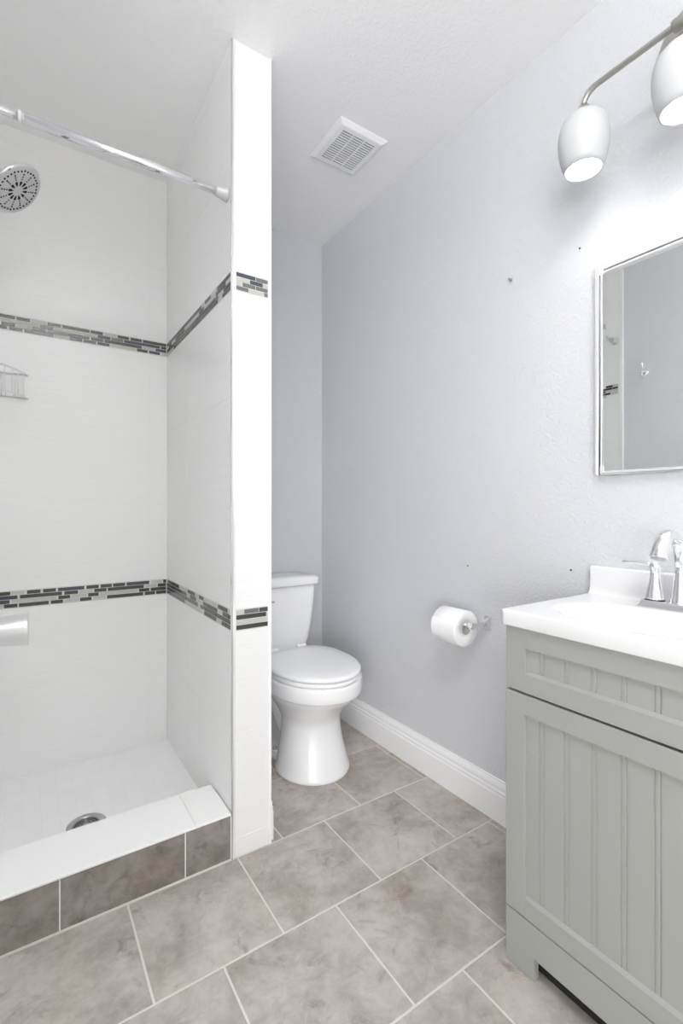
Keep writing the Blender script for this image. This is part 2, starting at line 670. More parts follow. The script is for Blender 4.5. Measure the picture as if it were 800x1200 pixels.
def egg(xc, yc, a, bf, bb, z, n=48, p=2.0, pb=2.0):
    """egg outline: front (towards -y) half-length bf, back half-length bb; p, pb = squareness of front and back."""
    r = []
    for i in range(n):
        t = 2 * PI * i / n
        c, s = math.cos(t), math.sin(t)
        q = p if s < 0 else pb
        x = a * math.copysign(abs(c) ** (2 / q), c)
        y = (bf if s < 0 else bb) * math.copysign(abs(s) ** (2 / q), s)
        r.append((xc + x, yc + y, z))
    return r


def interp_rings(keys, steps):
    """smoothly (Catmull-Rom) interpolated egg sections: key = (z, yc, a, bf, bb, pb)."""
    out = []
    n = len(keys)
    for i in range(n - 1):
        k0, k1, k2, k3 = keys[max(i - 1, 0)], keys[i], keys[i + 1], keys[min(i + 2, n - 1)]
        for s in range(steps):
            t = s / steps
            v = [0.5 * ((2 * b) + (-a + c) * t + (2 * a - 5 * b + 4 * c - d) * t * t + (-a + 3 * b - 3 * c + d) * t ** 3)
                 for a, b, c, d in zip(k0, k1, k2, k3)]
            out.append(v)
    out.append(list(keys[-1]))
    return out


toilet = thing('toilet', (TX, 1.75, 0), 'white two-piece toilet with closed round lid standing in the alcove behind the tiled wing wall', 'toilet')
mb = MB()
# front pedestal and bowl
keys = [(0.000, 1.700, .149, .166, .120, 2.2), (0.010, 1.700, .151, .168, .120, 2.2), (0.04, 1.702, .143, .160, .115, 2.2), (0.11, 1.706, .127, .142, .110, 2.2),
        (0.17, 1.708, .119, .132, .110, 2.2), (0.21, 1.708, .119, .132, .115, 2.2), (0.245, 1.707, .133, .150, .142, 2.2), (0.275, 1.705, .151, .178, .168, 2.2),
        (0.300, 1.702, .167, .206, .187, 2.2), (0.322, 1.700, .176, .226, .200, 2.3)]
mb.rings([egg(TX, k[1], k[2], k[3], k[4], k[0], pb=k[5]) for k in interp_rings(keys, 4)], 0, True, False)
# rim band
keys = [(0.322, 1.700, .176, .226, .20, 2.3), (0.326, 1.700, .185, .236, .205, 2.4), (0.340, 1.700, .189, .242, .21, 2.5), (0.375, 1.700, .189, .242, .215, 2.6), (0.384, 1.700, .184, .238, .212, 2.6)]
mb.rings([egg(TX, k[1], k[2], k[3], k[4], k[0], pb=k[5]) for k in interp_rings(keys, 3)], 0, False, True)
# trapway and rear foot behind the pedestal
keys = [(0.000, 1.86, .118, .20, .17, 3.0), (0.02, 1.86, .118, .20, .17, 3.0), (0.032, 1.86, .108, .19, .16, 3.0), (0.045, 1.87, .074, .18, .14, 3.0), (0.15, 1.88, .068, .18, .15, 3.0),
        (0.25, 1.90, .078, .18, .18, 3.0), (0.32, 1.92, .100, .18, .22, 3.0), (0.375, 1.93, .125, .2, .225, 3.0)]
mb.rings([egg(TX, k[1], k[2], k[3], k[4], k[0], pb=k[5]) for k in interp_rings(keys, 3)], 0, True, True)
# bulging trap tube on each side
for s in (-1, 1):
    pts = [(TX + s * .072, 1.80, .11), (TX + s * .078, 1.84, .19), (TX + s * .08, 1.90, .25), (TX + s * .078, 1.97, .22), (TX + s * .072, 2.0, .12), (TX + s * .072, 2.0, .03)]
    mb.tube(pts, [.02, .032, .036, .034, .030, .030], 14)
mb.build('bowl', M_PORC, toilet)
for s in (-1, 1):
    mb = MB()
    mb.lathe([(.011, 0), (.011, .006), (.008, .014), (0.0, .016)], (TX + s * .098, 1.835, .026), seg=16)
    mb.build('bolt_cap', M_PLASTIC if s > 0 else M_STEEL, toilet)
# seat ring and lid
mb = MB()
SY = 1.700
R = [egg(TX, SY, .176, .232, .20, .385, pb=3), egg(TX, SY, .180, .236, .204, .389, pb=3), egg(TX, SY, .180, .236, .204, .397, pb=3), egg(TX, SY, .176, .232, .20, .401, pb=3)]
I = [egg(TX, SY, .10, .15, .13, .401, pb=2.2), egg(TX, SY, .10, .15, .13, .385, pb=2.2)]
mb.rings(R + I, 0, closed=True)
mb.build('seat', M_SEAT, toilet)
mb = MB()
R = [egg(TX, SY, .176, .232, .20, .404, pb=3), egg(TX, SY, .182, .239, .206, .408, pb=3), egg(TX, SY, .183, .240, .207, .414, pb=3), egg(TX, SY, .180, .237, .204, .420, pb=3),
     egg(TX, SY, .170, .226, .194, .4245, pb=3), egg(TX, SY, .12, .165, .14, .4275, pb=2.6), egg(TX, SY, .05, .07, .06, .429)]
mb.rings(R, 0)
mb.build('lid', M_SEAT, toilet)
for s in (-1, 1):
    mb = MB()
    mb.tube([(TX + s * .07 - .022, 1.912, .416), (TX + s * .07 + .022, 1.912, .416)], [.013, .013], 16)
    mb.box(TX + s * .07 - .018, TX + s * .07 + .018, 1.905, 1.93, .384, .414)
    mb.build('hinge', M_SEAT, toilet, bevel=0.002)
# tank
mb = MB()


def rrect(xc, yc, a, b, z, r, n=8):
    pts = []
    for cx, cy, t0 in ((a - r, b - r, 0), (-a + r, b - r, PI / 2), (-a + r, -b + r, PI), (a - r, -b + r, 1.5 * PI)):
        for i in range(n):
            t = t0 + PI / 2 * i / (n - 1)
            pts.append((xc + cx + r * math.cos(t), yc + cy + r * math.sin(t), z))
    return pts


TK = [(0.372, .095, .070), (0.378, .118, .082), (0.395, .134, .090), (0.43, .147, .094), (0.50, .163, .097), (0.58, .174, .099), (0.686, .182, .101)]
mb.rings([rrect(TX + 0.004, 2.062, a, b, z, min(.035, b * .5)) for z, a, b in TK], 0)
mb.build('tank', M_PORC, toilet)
mb = MB()
mb.rings([rrect(TX + 0.004, 2.060, a, b, z, .035) for z, a, b in ((.686, .188, .104), (.688, .195, .109), (.695, .197, .110), (.714, .197, .110), (.722, .192, .106), (.7265, .180, .095), (.7275, .10, .05))], 0)
mb.build('tank_lid', M_PORC, toilet)
mb = MB()
mb.lathe([(.014, 0), (.014, .006), (.009, .010), (.009, .016)], (TX - .12, 1.961, .635), (0, -1, 0), 20)
mb.tube([(TX - .12, 1.948, .635), (TX - .09, 1.944, .632), (TX - .05, 1.944, .626)], [.006, .0055, .005], 10)
mb.build('flush_lever', M_CHROME, toilet)

# ------------------------------------------------------------------ vanity cabinet
VX, VY0, VY1 = 0.936, 0.248, 0.713
van = thing('bathroom_vanity', (1.12, 0.48, 0), 'sage grey beadboard vanity cabinet under the white sink top', 'cabinet')
mb = MB()
mb.box(VX + 0.019, XR - 0.016, VY1 - 0.016, VY1, 0.0, 0.776)
mb.box(VX + 0.019, XR - 0.016, VY0, VY0 + 0.016, 0.0, 0.776)
mb.box(VX + 0.019, XR - 0.016, VY0 + 0.016, VY1 - 0.016, 0.110, 0.126)
mb.box(XR - 0.022, XR - 0.016, VY0 + 0.016, VY1 - 0.016, 0.126, 0.776)
mb.box(VX + 0.019, VX + 0.034, VY0 + 0.016, VY1 - 0.016, 0.60, 0.660)
mb.build('body', M_CAB, van)
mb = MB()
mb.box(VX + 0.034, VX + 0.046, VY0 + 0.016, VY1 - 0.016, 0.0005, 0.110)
mb.build('kick_shade', M_DARK, van)  # dark board added as painted shade behind the apron cut-out
# base apron with the cut-out between its two feet
mb = MB()
ys = [VY0 - 0.001, VY0 + 0.073, VY1 - 0.072, VY1 + 0.001]
P = []
for x in (VX, VX + 0.0185):
    P += [(x, ys[0], 0.001), (x, ys[1], 0.001), (x, ys[1], 0.052), (x, ys[2], 0.052), (x, ys[2], 0.001), (x, ys[3], 0.001), (x, ys[3], 0.1245), (x, ys[0], 0.1245)]
F = [tuple(range(8)), tuple(reversed(range(8, 16)))] + [(i, (i + 1) % 8, (i + 1) % 8 + 8, i + 8) for i in range(8)]
mb.quadmesh(P, F)
mb.build('base_apron', M_CAB, van, bevel=0.001)


def panel_front(name, y0, y1, z0, z1, st, rl, parent):
    """frame-and-beadboard front facing -x, its bead grooves cut into the panel."""
    mb = MB()
    T = 0.0185
    xf, xb = VX, VX + T
    # bead panel: the front's own mesh
    xp = xf + 0.0075
    ya, yb = y0 + st, y1 - st
    g = []
    y = 0.6265
    while y > ya + 0.01:
        if y < yb - 0.005:
            g.append(y)
        y -= 0.0573
    prof = [(xp, yb)]
    for gy in g:
        for d in (0.0048, -0.0048):
            yy = gy + d
            prof += [(xp, yy + 0.0021), (xp + 0.0022, yy + 0.0010), (xp + 0.0022, yy - 0.0010), (xp, yy - 0.0021)]
    prof += [(xp, ya), (xb - 0.001, ya), (xb - 0.001, yb)]
    r = [[(x, y, z) for x, y in prof] for z in (z0 + rl - 0.004, z1 - rl + 0.004)]
    mb.rings(r, 0, True, True, False)
    o = mb.build(name, M_CAB, parent)
    for a, b in ((y1 - st, y1), (y0, y0 + st)):
        mb = MB()
        mb.box(xf, xb, a, b, z0, z1)
        mb.build('stile', M_CAB, o, bevel=0.0012)
    rx = xf + 0.0003
    c = 0.006          # the lower rail slopes into the panel
    for za, zb, sgn in ((z1 - rl, z1, -1), (z0, z0 + rl, 1)):
        if sgn > 0:
            prof = [(rx, za), (rx, zb - c), (rx + 0.007, zb), (xb, zb), (xb, za)]
        else:
            prof = [(rx, za + 0.002), (rx, zb), (xb, zb), (xb, za), (rx + 0.007, za)]
        mb = MB()
        r = [[(x, y, z) for x, z in prof] for y in (y0 + st - 0.0002, y1 - st + 0.0002)]
        mb.rings(r, 0, True, True, False)
        mb.build('rail', M_CAB, o)
    return o


panel_front('drawer_front', VY0, VY1, 0.632, 0.7755, 0.0505, 0.047, van)
d = panel_front('door', VY0 - 0.001, VY1 + 0.001, 0.1275, 0.6265, 0.0505, 0.0475, van)
mb = MB()
mb.box(VX + 0.012, VX + 0.019, VY0 + 0.003, VY1 - 0.003, 0.6262, 0.6325)
mb.build('shadow_gap', M_DARK, van)
mb = MB()
mb.lathe([(.006, 0), (.006, .012), (.014, .017), (.016, .022), (.013, .027), (.0, .029)], (VX + 0.002, VY0 + 0.03, 0.55), (-1, 0, 0), 24)
mb.build('knob', M_NICKEL, d)

# sink top with moulded basin
top = thing('washbasin', (1.12, 0.48, 0.777), 'white moulded sink top with backsplash lying on the sage grey vanity', 'sink')
CX0, CX1, CY0, CY1, CZ0, CZ1 = 0.931, XR, 0.243, 0.7165, 0.777, 0.8125
BC = (1.085, 0.48)


def top_z(x, y):
    e = math.hypot((x - BC[0]) / 0.132, (y - BC[1]) / 0.195)
    if e >= 1.0:
        return CZ1
    t = 1 - e
    t = min(1.0, t / 0.75)
    return CZ1 - 0.092 * (t * t * (3 - 2 * t)) ** 0.8


mb = MB()
nx, ny = 72, 84
P, F = [], []
rb = 0.004
for j in range(ny + 1):
    for i in range(nx + 1):
        x = CX0 + (CX1 - CX0) * i / nx
        y = CY0 + (CY1 - CY0) * j / ny
        P.append((x, y, top_z(x, y)))
for j in range(ny):
    for i in range(nx):
        a = j * (nx + 1) + i
        F.append((a, a + 1, a + nx + 2, a + nx + 1))
mb.quadmesh(P, F, 0, True)


def edge_strip(path):
    """rounded outer edge hanging from the top surface; path = (point, outward direction incl. corner mitre)."""
    rr = []
    for p, n in path:
        p, n = Vector(p), Vector(n)
        prof = [(0, 0), (.0015, -.0003), (.003, -.0012), (.004, -.003), (.0042, -.005), (.0042, CZ0 - CZ1 + .002), (.003, CZ0 - CZ1), (-.012, CZ0 - CZ1)]
        rr.append([p + n * a + Vector((0, 0, b)) for a, b in prof])
    k = len(rr[0])
    P = [q for r in rr for q in r]
    F = []
    for q in range(len(rr) - 1):
        for i in range(k - 1):
            F.append((q * k + i, q * k + i + 1, (q + 1) * k + i + 1, (q + 1) * k + i))
    mb.quadmesh(P, F, 0, True)


path = [((CX1 - (CX1 - CX0) * i / nx, CY1, CZ1), (0, 1, 0)) for i in range(nx)]
path += [((CX0, CY1, CZ1), (-1, 1, 0))]
path += [((CX0, CY1 - (CY1 - CY0) * j / ny, CZ1), (-1, 0, 0)) for j in range(1, ny)]
path += [((CX0, CY0, CZ1), (-1, -1, 0))]
path += [((CX0 + (CX1 - CX0) * i / nx, CY0, CZ1), (0, -1, 0)) for i in range(1, nx + 1)]
edge_strip(path)
mb.box(CX0 + 0.012, CX1 - 0.03, CY1 - 0.03, CY1 - 0.001, CZ0, CZ0 + 0.01)
mb.build('basin_top', M_CULT, top)
mb = MB()
prof = [(XR - 0.0005, CZ1 - 0.002), (XR - 0.034, CZ1 - 0.0005), (XR - 0.027, CZ1 + 0.0025), (XR - 0.0225, CZ1 + 0.009), (XR - 0.0215, CZ1 + 0.02), (XR - 0.0205, CZ1 + 0.068), (XR - 0.0185, CZ1 + 0.073), (XR - 0.014, CZ1 + 0.0755), (XR - 0.0005, CZ1 + 0.0755)]
mb.rings([[(x, y, z) for x, z in prof] for y in (CY0, CY1 + 0.0035)], 0, True, True, False)
mb.build('backsplash', M_CULT, top, bevel=0.0012)
mb = MB()
mb.lathe([(.0, 0), (.020, 0), (.023, .002), (.021, .004), (.014, .003), (.0, .005)], (BC[0], BC[1], CZ1 - 0.0915), seg=28)
mb.build('sink_drain', M_CHROME, top)

# ------------------------------------------------------------------ faucet
FX, FY, FZ = 1.248, 0.480, CZ1
fau = thing('faucet', (FX, FY, FZ), 'chrome two-handle basin faucet standing on the white sink top', 'faucet')
mb = MB()
mb.rings([rrect(FX, FY, a, b, FZ + z, min(a, .012)) for z, a, b in ((0.0, .032, .082), (.004, .032, .082), (.014, .026, .076), (.017, .024, .074))], 0, smooth=False)
mb.build('base_plate', M_CHROME, fau, bevel=0.0015)
for s in (-1, 1):
    mb = MB()
    hx, hy = FX, FY + s * 0.051
    mb.lathe([(.0215, 0), (.0215, .003), (.0205, .006), (.0165, .024), (.0125, .042), (.0105, .056), (.0105, .066), (.013, .074), (.0135, .080), (.011, .086), (.004, .089), (0, .0895)], (hx, hy, FZ + .019), seg=28)
    h = mb.build('handle', M_CHROME, fau)
    mb = MB()
    mb.lathe([(.0205, 0), (.0205, .0025)], (hx, hy, FZ + .0168), seg=28)
    mb.build('seal_ring', M_DARK, h)
    mb = MB()
    z0 = FZ + .019 + .078
    pts = [(hx, hy - s * .008, z0), (hx, hy + s * .012, z0 + .003), (hx - .003, hy + s * .038, z0 + .006), (hx - .006, hy + s * .062, z0 + .0055), (hx - .007, hy + s * .070, z0 + .005)]
    mb.tube(pts, [.011, .0115, .0105, .0095, .006], 18, flat=0.55, up=(1, 0, 0))
    mb.build('lever', M_CHROME, h)
mb = MB()
mb.lathe([(.021, 0), (.021, .003), (.0185, .012), (.0150, .035), (.0128, .058), (.0124, .078)], (FX + .004, FY, FZ + .017), seg=28)
pts = []
x0, z0 = FX + .004, FZ + .090
pts.append((x0, FY, z0 - .004))
for i in range(13):
    t = PI * (i / 12) * 0.86
    pts.append((x0 - .054 + .054 * math.cos(t), FY, z0 + .026 + .058 * math.sin(t)))
x, y, z = pts[-1]
pts.append((x - .004, FY, z - .010))
pts.append((x - .006, FY, z - .016))
n = len(pts)
rad = [.0122 + .0058 * (i / (n - 1)) for i in range(n)]
rad[-1] = .0185
mb.tube(pts, rad, 22, flat=0.85, up=(0, 1, 0))
sp = mb.build('spout', M_CHROME, fau)
mb = MB()
dv = (Vector(pts[-1]) - Vector(pts[-2])).normalized()
mb.lathe([(.0135, 0), (.0135, .0025), (.011, .0025)], Vector(pts[-1]) - dv * 0.0003, dv, 22)
mb.build('aerator', M_STEEL, sp)
mb = MB()
mb.tube([(FX + .024, FY, FZ + .016), (FX + .024, FY, FZ + .06)], .0025, 10)
mb.lathe([(.003, 0), (.006, .004), (.006, .010), (.0, .014)], (FX + .024, FY, FZ + .06), seg=16)
mb.build('lift_rod', M_CHROME, fau)

# ------------------------------------------------------------------ mirror cabinet
MY0, MY1, MZ0, MZ1 = 0.285, 0.707, 1.137, 1.711
mx = XR - 0.020
M_CASE = mat('satin_casing', (0.82, 0.825, 0.84, 1), 0.4, 0.45)
mir = thing('medicine_cabinet', (XR, 0.5, MZ0), 'mirrored medicine cabinet in a slim pale casing on the wall above the sink', 'mirror')


def frame_ring(mb, y0, y1, z0, z1, wl, wt, wb, xf, xb):
    mb.box(xf, xb, y1 - wl, y1, z0, z1)
    mb.box(xf, xb, y0, y0 + wl, z0, z1)
    mb.box(xf, xb, y0 + wl, y1 - wl, z1 - wt, z1)
    mb.box(xf, xb, y0 + wl, y1 - wl, z0, z0 + wb)


mb = MB()
frame_ring(mb, MY0, MY1, MZ0, MZ1, 0.0125, 0.018, 0.007, mx, XR)
mb.build('casing', M_CASE, mir, bevel=0.0015)
mb = MB()
mb.box(XR - 0.006, XR - 0.001, MY0 + 0.0125, MY1 - 0.0125, MZ0 + 0.007, MZ1 - 0.018)
mb.build('recess', M_DARK, mir)
DY0, DY1, DZ0, DZ1 = MY0 + 0.0140, MY1 - 0.0144, MZ0 + 0.0075, MZ1 - 0.0225
mb = MB()
frame_ring(mb, DY0, DY1, DZ0, DZ1, 0.006, 0.005, 0.0025, mx + 0.001, XR - 0.007)
door = mb.build('mirror_door', M_CASE, mir, bevel=0.001)
mb = MB()
bv = 0.009
y0, y1, z0, z1 = DY0 + 0.006, DY1 - 0.006, DZ0 + 0.0025, DZ1 - 0.005
xa, xb = mx + 0.0018, mx + 0.0015
P = [(xa, y0, z0), (xa, y1, z0), (xa, y1, z1), (xa, y0, z1), (xb, y0 + bv, z0 + 0.002), (xb, y1 - bv, z0 + 0.002), (xb, y1 - bv, z1 - bv), (xb, y0 + bv, z1 - bv)]
P += [(mx + 0.008, p[1], p[2]) for p in P[:4]]
mb.quadmesh(P, [(4, 5, 6, 7), (0, 1, 5, 4), (1, 2, 6, 5), (2, 3, 7, 6), (3, 0, 4, 7), (8, 9, 10, 11), (0, 8, 9, 1), (1, 9, 10, 2), (2, 10, 11, 3), (3, 11, 8, 0)])
mb.build('mirror_glass', M_MIRROR, door)
for yy, zz, w, h in ((MY1 - 0.0235, MZ1 - 0.030, 0.013, 0.014), (MY1 - 0.0235, MZ0 + 0.004, 0.013, 0.020)):
    mb = MB()
    mb.box(mx + 0.0003, mx + 0.006, yy, yy + w, zz, zz + h)
    mb.build('corner_clip', M_CASE, mir, bevel=0.001)

# ------------------------------------------------------------------ vanity light
LY, LZ, LX = 0.450, 2.103, 1.190
lamp = thing('vanity_light', (XR, LY, 2.149), 'three-shade brushed nickel wall lamp with frosted glass above the mirror', 'lamp')
mb = MB()
mb.lathe([(.109, 0), (.109, .006), (.104, .012), (.085, .020), (.05, .026), (.0, .028)], (XR, LY, 2.149), (-1, 0, 0), 48)
mb.build('backplate', M_NICKEL, lamp)
mb = MB()
mb.tube([(XR - .02, LY, 2.149), (XR - .07, LY, 2.140), (LX + .01, LY, LZ + .004), (LX, LY, LZ)], [.012, .011, .010, .010], 14)
mb.lathe([(.012, -.02), (.0135, -.016), (.0135, .016), (.012, .02)], (LX, LY, LZ), (0, 1, 0), 20)
mb.build('hub', M_NICKEL, lamp)
mb = MB()
S = 0.222
pts = []
for s in (-1, 1):
    q = []
    q.append((LX, LY + s * S, LZ - .055))
    q.append((LX, LY + s * S, LZ - .040))
    for i in range(7):
        t = PI / 2 * i / 6
        q.append((LX, LY + s * (S - .034 + .034 * math.cos(t)), LZ - .034 + .034 * math.sin(t)))
    pts += q if s < 0 else list(reversed(q))
mb.tube(pts, .0068, 12)
mb.build('bar', M_NICKEL, lamp)
M_BULB = emit('lit_bulb', (1.0, 0.97, 0.93, 1), LAMP_POWER)
SHZ = 1.908
for s in (-1, 0, 1):
    y = LY + s * S
    mb = MB()
    mb.lathe([(.0095, .0), (.0215, .0), (.0215, .010), (.014, .018), (.0095, .026)], (LX, y, SHZ + .1395), seg=24)
    mb.build('socket_cup', M_NICKEL, lamp)
    mb = MB()
    po = [(.0450, 0), (.0500, .014), (.0555, .035), (.0590, .058), (.0600, .078), (.0580, .100), (.0515, .120), (.0400, .133), (.0260, .1395), (.012, .1405)]
    pi = [(max(r - .003, .009), h + (.0005 if i == 0 else (-.003 if i > 6 else 0))) for i, (r, h) in enumerate(po)]
    mb.lathe(po + list(reversed(pi)), (LX, y, SHZ), seg=40, closed=True)
    sh = mb.build('shade', M_SHADE, lamp)
    mb = MB()
    mb.lathe([(0, -.034), (.012, -.032), (.022, -.022), (.027, -.005), (.025, .010), (.017, .028), (.013, .040), (.013, .058)], (LX, y, SHZ + .076), seg=24)
    mb.build('bulb', M_BULB, sh)

# ------------------------------------------------------------------ ceiling vent
vc = (1.050, 1.530)
vent = thing('exhaust_vent', (vc[0], vc[1], ZC), 'square white slotted exhaust fan grille on the ceiling', 'vent')
mb = MB()
VW, VH = 0.106, 0.113
so, si = 0.106, 0.070


def sq(a, b, z):
    return [(vc[0] - a, vc[1] - b, z), (vc[0] + a, vc[1] - b, z), (vc[0] + a, vc[1] + b, z), (vc[0] - a, vc[1] + b, z)]


mb.rings([sq(VW, VH, ZC - .0005), sq(VW, VH, ZC - .004), sq(VW - .016, VH - .016, ZC - .013), sq(.074, .080, ZC - .014), sq(.074, .080, ZC - .004)], 0, False, False, False)
mb.build('frame', M_VENT, vent)
mb = MB()
mb.box(vc[0] - .075, vc[0] + .075, vc[1] - .081, vc[1] + .081, ZC - .0108, ZC - .001)
mb.build('duct', M_BLACK, vent)
mb = MB()
ns = 14
for i in range(ns + 1):
    yy = vc[1] - .080 + .160 * i / ns
    mb.box(vc[0] - .074, vc[0] + .074, yy - .0031, yy + .0031, ZC - .0138, ZC - .0106)
for k in (-1, 1):
    mb.box(vc[0] + k * .0247 - .0022, vc[0] + k * .0247 + .0022, vc[1] - .080, vc[1] + .080, ZC - .0137, ZC - .0106)
mb.build('grille', M_VENT, vent)

# ------------------------------------------------------------------ toilet paper
RX, RZ, RY0, RY1 = 1.243, 0.640, 1.107, 1.212
hold = thing('toilet_paper_holder', (XR, 1.085, 0.65), 'chrome toilet paper holder with square plate on the blue-grey wall', 'paper holder')
mb = MB()
mb.rings([[(XR - x, 1.085 + b * sy, 0.652 + a * sz) for sy, sz in ((-1, -1), (1, -1), (1, 1), (-1, 1))] for x, a, b in ((.0005, .024, .013), (.004, .024, .013), (.010, .017, .009), (.020, .011, .0075))], 0, smooth=False)
mb.build('wall_plate', M_CHROME, hold, bevel=0.001)
mb = MB()
mb.tube([(XR - .009, 1.085, .652), (XR - .04, 1.084, .652), (XR - .07, 1.084, .6525), (RX - .002, 1.085, .6525)], [.0085, .0075, .0075, .008], 16)
mb.lathe([(.0105, -.012), (.0118, -.009), (.0118, .009), (.0105, .012)], (RX, 1.087, .6525), (0, 1, 0), 20)
mb.build('arm', M_CHROME, hold)
mb = MB()
mb.tube([(RX, 1.095, .6525), (RX, 1.222, .6525)], .0065, 16)
mb.lathe([(.0065, 0), (.0095, .002), (.0095, .007), (.005, .010)], (RX, 1.221, .6525), (0, 1, 0), 18)
mb.build('rod', M_CHROME, hold)
roll = thing('toilet_paper_roll', (RX, 1.16, RZ), 'full white toilet paper roll hanging on the chrome holder', 'toilet paper')
mb = MB()
ro, ri = .0605, .0205
mb.lathe([(ri, 0), (ro - .0015, 0), (ro, .002), (ro, .103), (ro - .0015, .105), (ri, .105)], (RX, RY0, RZ), (0, 1, 0), 56, closed=True)
# loose end lying against the roll
P = []
for t in [math.radians(a) for a in range(150, 215, 5)]:
    for yy in (RY0 + .001, RY1 - .001):
        P.append((RX + (ro + .0008) * math.cos(t), yy, RZ + (ro + .0008) * math.sin(t)))
mb.quadmesh(P, [(2 * i, 2 * i + 1, 2 * i + 3, 2 * i + 2) for i in range(len(P) // 2 - 1)], 0, True)
mb.build('paper', M_PAPER, roll)
mb = MB()
mb.lathe([(ri, -.0005), (ri - .0012, -.0005), (ri - .0012, .1055), (ri, .1055)], (RX, RY0, RZ), (0, 1, 0), 40, closed=True)
mb.build('cardboard_core', M_CARD, roll)

# ------------------------------------------------------------------ shower fittings
RODY, RODZ = 1.400, 1.998
rod = thing('shower_rod', (XL, RODY, RODZ), 'chrome tension rod spanning the shower opening', 'shower rod')
mb = MB()
mb.tube([(-0.006, RODY, RODZ), (PX0 - .034, RODY, RODZ)], .0125, 24)
mb.build('outer_tube', M_CHROME, rod)
mb = MB()
mb.tube([(XL + .034, RODY, RODZ), (0.0, RODY, RODZ)], .0108, 24)
mb.build('inner_tube', M_CHROME, rod)
mb = MB()
mb.lathe([(.0128, 0), (.0132, .001), (.0132, .006), (.0128, .007)], (-0.010, RODY, RODZ), (1, 0, 0), 24)
mb.build('joint_ring', M_PLASTIC, rod)
for x, s in ((PX0, -1), (XL, 1)):
    mb = MB()
    mb.lathe([(.0205, 0), (.0205, .006), (.0175, .018), (.0150, .034), (.0145, .037), (.011, .037)], (x + s * .001, RODY, RODZ), (s, 0, 0), 28)
    mb.build('end_cap', M_HEAD, rod)

SHY = 1.75
hc = Vector((-0.0165, SHY, 2.012))
hn = Vector((0.664, -0.242, -0.707)).normalized()
shd = thing('showerhead', (XL, SHY, 2.06), 'round chrome shower head with radial nozzle pattern on the left shower wall', 'shower head')
mb = MB()
mb.lathe([(.030, 0), (.030, .003), (.022, .010), (.011, .013)], (XL + .0005, SHY, 2.085), (1, 0, 0), 28)
mb.build('wall_flange', M_CHROME, shd)
mb = MB()
jb = hc - hn * 0.050
pts = [(XL + .008, SHY, 2.085), (XL + .05, SHY, 2.085), (XL + .085, SHY, 2.078), tuple(jb + Vector((-.02, 0, .012))), tuple(jb)]
mb.tube(pts, .0095, 14)
mb.build('arm', M_CHROME, shd)
mb = MB()
mb.lathe([(.0, -.066), (.012, -.064), (.016, -.052), (.014, -.044), (.020, -.036), (.032, -.026), (.058, -.016), (.078, -.010), (.084, -.005), (.085, 0.0), (.083, .003), (.078, .004)], hc, hn, 48)
hd = mb.build('head', M_CHROME, shd)
mb = MB()
mb.lathe([(.079, .0035), (.077, .0055), (.04, .0065), (0, .007)], hc, hn, 48, cap0=False)
fp = mb.build('face_plate', M_HEAD, hd)
mb = MB()
ua = hn.cross(Vector((0, 0, 1))).normalized()
ub = hn.cross(ua)
for k in range(12):
    a = 2 * PI * (k + 0.35) / 12
    dr = ua * math.cos(a) + ub * math.sin(a)
    pr = ua * -math.sin(a) + ub * math.cos(a)
    o = hc + hn * 0.0062

    def dot(p, r, h=.0012):
        mb.lathe([(r, 0), (r * .8, h)], p, hn, 10)
    # teardrop slot
    P = [o + dr * .0165 - pr * .001, o + dr * .0165 + pr * .001, o + dr * .027 + pr * .0041, o + dr * .031 + pr * .0038, o + dr * .0330, o + dr * .031 - pr * .0038, o + dr * .027 - pr * .0041]
    Q = [p + hn * .0011 for p in P]
    mb.rings([P, Q], 0, True, True, False)
    for rr, rd in ((.039, .0026), (.047, .0027), (.055, .0029)):
        dot(o - hn * .0003 + dr * rr, rd)
    for da in (-0.17, 0.0, 0.17):
        d2 = ua * math.cos(a + da) + ub * math.sin(a + da)
        dot(o - hn * .0006 + d2 * (.065 if da else .0665), .0033)
mb.build('nozzle_pattern', M_BLACK, fp)

spt = thing('shower_spout', (XL, 1.72, 0.695), 'satin chrome spout sticking out of the left shower wall below the lower mosaic band', 'spout')
mb = MB()
mb.lathe([(.038, 0), (.038, .004), (.0365, .010), (.037, .04), (.040, .10), (.0450, .16), (.0485, .194), (.0485, .201), (.0465, .204), (.040, .2045), (.038, .196), (0, .196)], (XL + .0005, 1.72, .684), (1, 0, 0), 40)
M_SATIN = mat('satin_metal', (0.84, 0.84, 0.84, 1), 0.33, 0.75)
mb.build('body', M_SATIN, spt)
mb = MB()
mb.lathe([(.045, 0), (.045, .004)], (XL + .0003, 1.72, .684), (1, 0, 0), 40)
mb.build('wall_ring', M_CHROME, spt)

bas = thing('corner_basket', (XL, YS, 1.45), 'white wire corner basket hanging in the back corner of the shower', 'basket')
zt, zb = 1.540, 1.452
A, Bc, Cc = Vector((0.018, YS - .004, 0)), Vector((XL + .004, YS - .004, 0)), Vector((XL + .004, YS - .212, 0))


def front(t, k=0.030):
    p = A.lerp(Cc, t)
    nrm = Vector((1, -1, 0)).normalized()
    return p + nrm * k * 4 * t * (1 - t)


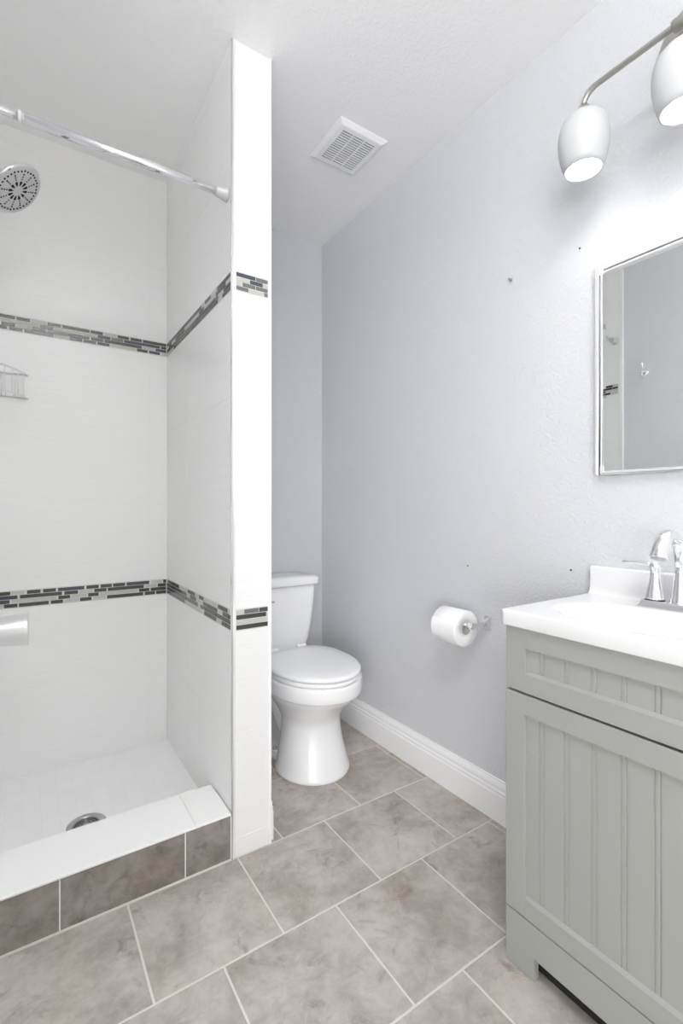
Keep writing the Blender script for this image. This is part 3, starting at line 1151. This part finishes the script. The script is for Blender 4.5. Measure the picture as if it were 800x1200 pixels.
mb = MB()
for z, rr in ((zt, .0032), (zb + 0.002, .0028)):
    L = [Bc, A] + [front(i / 14) for i in range(1, 14)] + [Cc, Bc]
    mb.tube([p + Vector((0, 0, z)) for p in L], rr, 8)
mb.build('rim', M_WIRE, bas)
mb = MB()
for i in range(1, 9):
    p = front(i / 9)
    mb.tube([p + Vector((0, 0, zb)), p + Vector((0, 0, zt))], .0016, 8)
for i in range(1, 5):
    for q in (A.lerp(Bc, i / 5), Cc.lerp(Bc, i / 5)):
        mb.tube([q + Vector((0, 0, zb)), q + Vector((0, 0, zt))], .0016, 8)
mb.build('side_wire', M_WIRE, bas)
mb = MB()
for i in range(1, 9):
    t = i / 9
    a, b = A.lerp(Bc, t), A.lerp(Cc, t)
    mb.tube([a + Vector((0, 0, zb)), Vector((a.x, front(t).y, zb))], .0016, 8)
mb.build('base_wire', M_WIRE, bas)

M_DSLOT = mat('drain_slot', srgb(92, 92, 92), 0.6)
drn = thing('shower_drain', (DR[0], DR[1], ZP), 'round grey metal drain set in the white shower pan', 'drain')
mb = MB()
z = ZP - .006
mb.lathe([(.056, 0), (.056, .003), (.053, .0055), (.038, .0055), (.036, .003), (.036, 0)], (DR[0], DR[1], z), seg=44, closed=True)
mb.build('rim', M_STEEL, drn)
mb = MB()
mb.lathe([(.037, .0), (.037, .0018), (.0, .0018)], (DR[0], DR[1], z), seg=40)
pl = mb.build('strainer', M_STEEL, drn)
mb = MB()
for r in (.013, .022, .030):
    nseg = 4
    for k in range(nseg):
        a0 = 2 * PI * k / nseg + .16
        a1 = 2 * PI * (k + 1) / nseg - .16
        P, n_ = [], 8
        for i in range(n_ + 1):
            a = a0 + (a1 - a0) * i / n_
            for q in (r - .0018, r + .0018):
                P.append((DR[0] + q * math.cos(a), DR[1] + q * math.sin(a), z + .0023))
        mb.quadmesh(P, [(2 * i, 2 * i + 1, 2 * i + 3, 2 * i + 2) for i in range(n_)])
mb.build('slot', M_DSLOT, pl)

# ------------------------------------------------------------------ small things on the walls
hk = thing('robe_hook', (XL - .008, 1.245, 1.785), 'small chrome robe hook on the blue-grey left wall, seen in the mirror', 'hook')
hx = XL - .008
mb = MB()
mb.lathe([(.016, 0), (.016, .003), (.012, .007), (.0, .009)], (hx + .0003, 1.245, 1.782), (1, 0, 0), 24)
mb.build('plate', M_CHROME, hk)
mb = MB()
mb.tube([(hx + .006, 1.245, 1.785), (hx + .022, 1.245, 1.79), (hx + .036, 1.245, 1.81), (hx + .044, 1.245, 1.832)], [.006, .0055, .005, .005], 12)
mb.tube([(hx + .006, 1.245, 1.778), (hx + .018, 1.245, 1.762), (hx + .030, 1.245, 1.755), (hx + .040, 1.245, 1.764), (hx + .043, 1.245, 1.776)], [.006, .0055, .005, .005, .005], 12)
for p in ((hx + .044, 1.245, 1.833), (hx + .043, 1.245, 1.777)):
    mb.lathe([(0, -.007), (.005, -.005), (.007, 0), (.005, .005), (0, .007)], p, seg=14)
mb.build('prong', M_CHROME, hk)

mb = MB()
mb.lathe([(.0045, 0), (.0045, .004), (.003, .009), (.0025, .016), (0, .017)], (XR - .0003, .991, 1.792), (-1, 0, 0), 14)
tag(mb.build('wall_anchor', M_STEEL), 'grey screw anchor sticking out of the right wall left of the mirror', 'screw')
for yy, zz, lb in ((.761, 1.791, 'tiny dark nail hole in the right wall just above the mirror corner'),
                   (.787, .866, 'tiny dark nail hole in the right wall left of the backsplash'),
                   (1.175, .840, 'tiny dark nail hole in the right wall above the toilet paper roll')):
    mb = MB()
    mb.lathe([(.0030, 0), (.0026, .0008), (.0, .0010)], (XR - .0002, yy, zz), (-1, 0, 0), 12)
    tag(mb.build('nail_hole', M_DARK), lb, 'nail hole', None)
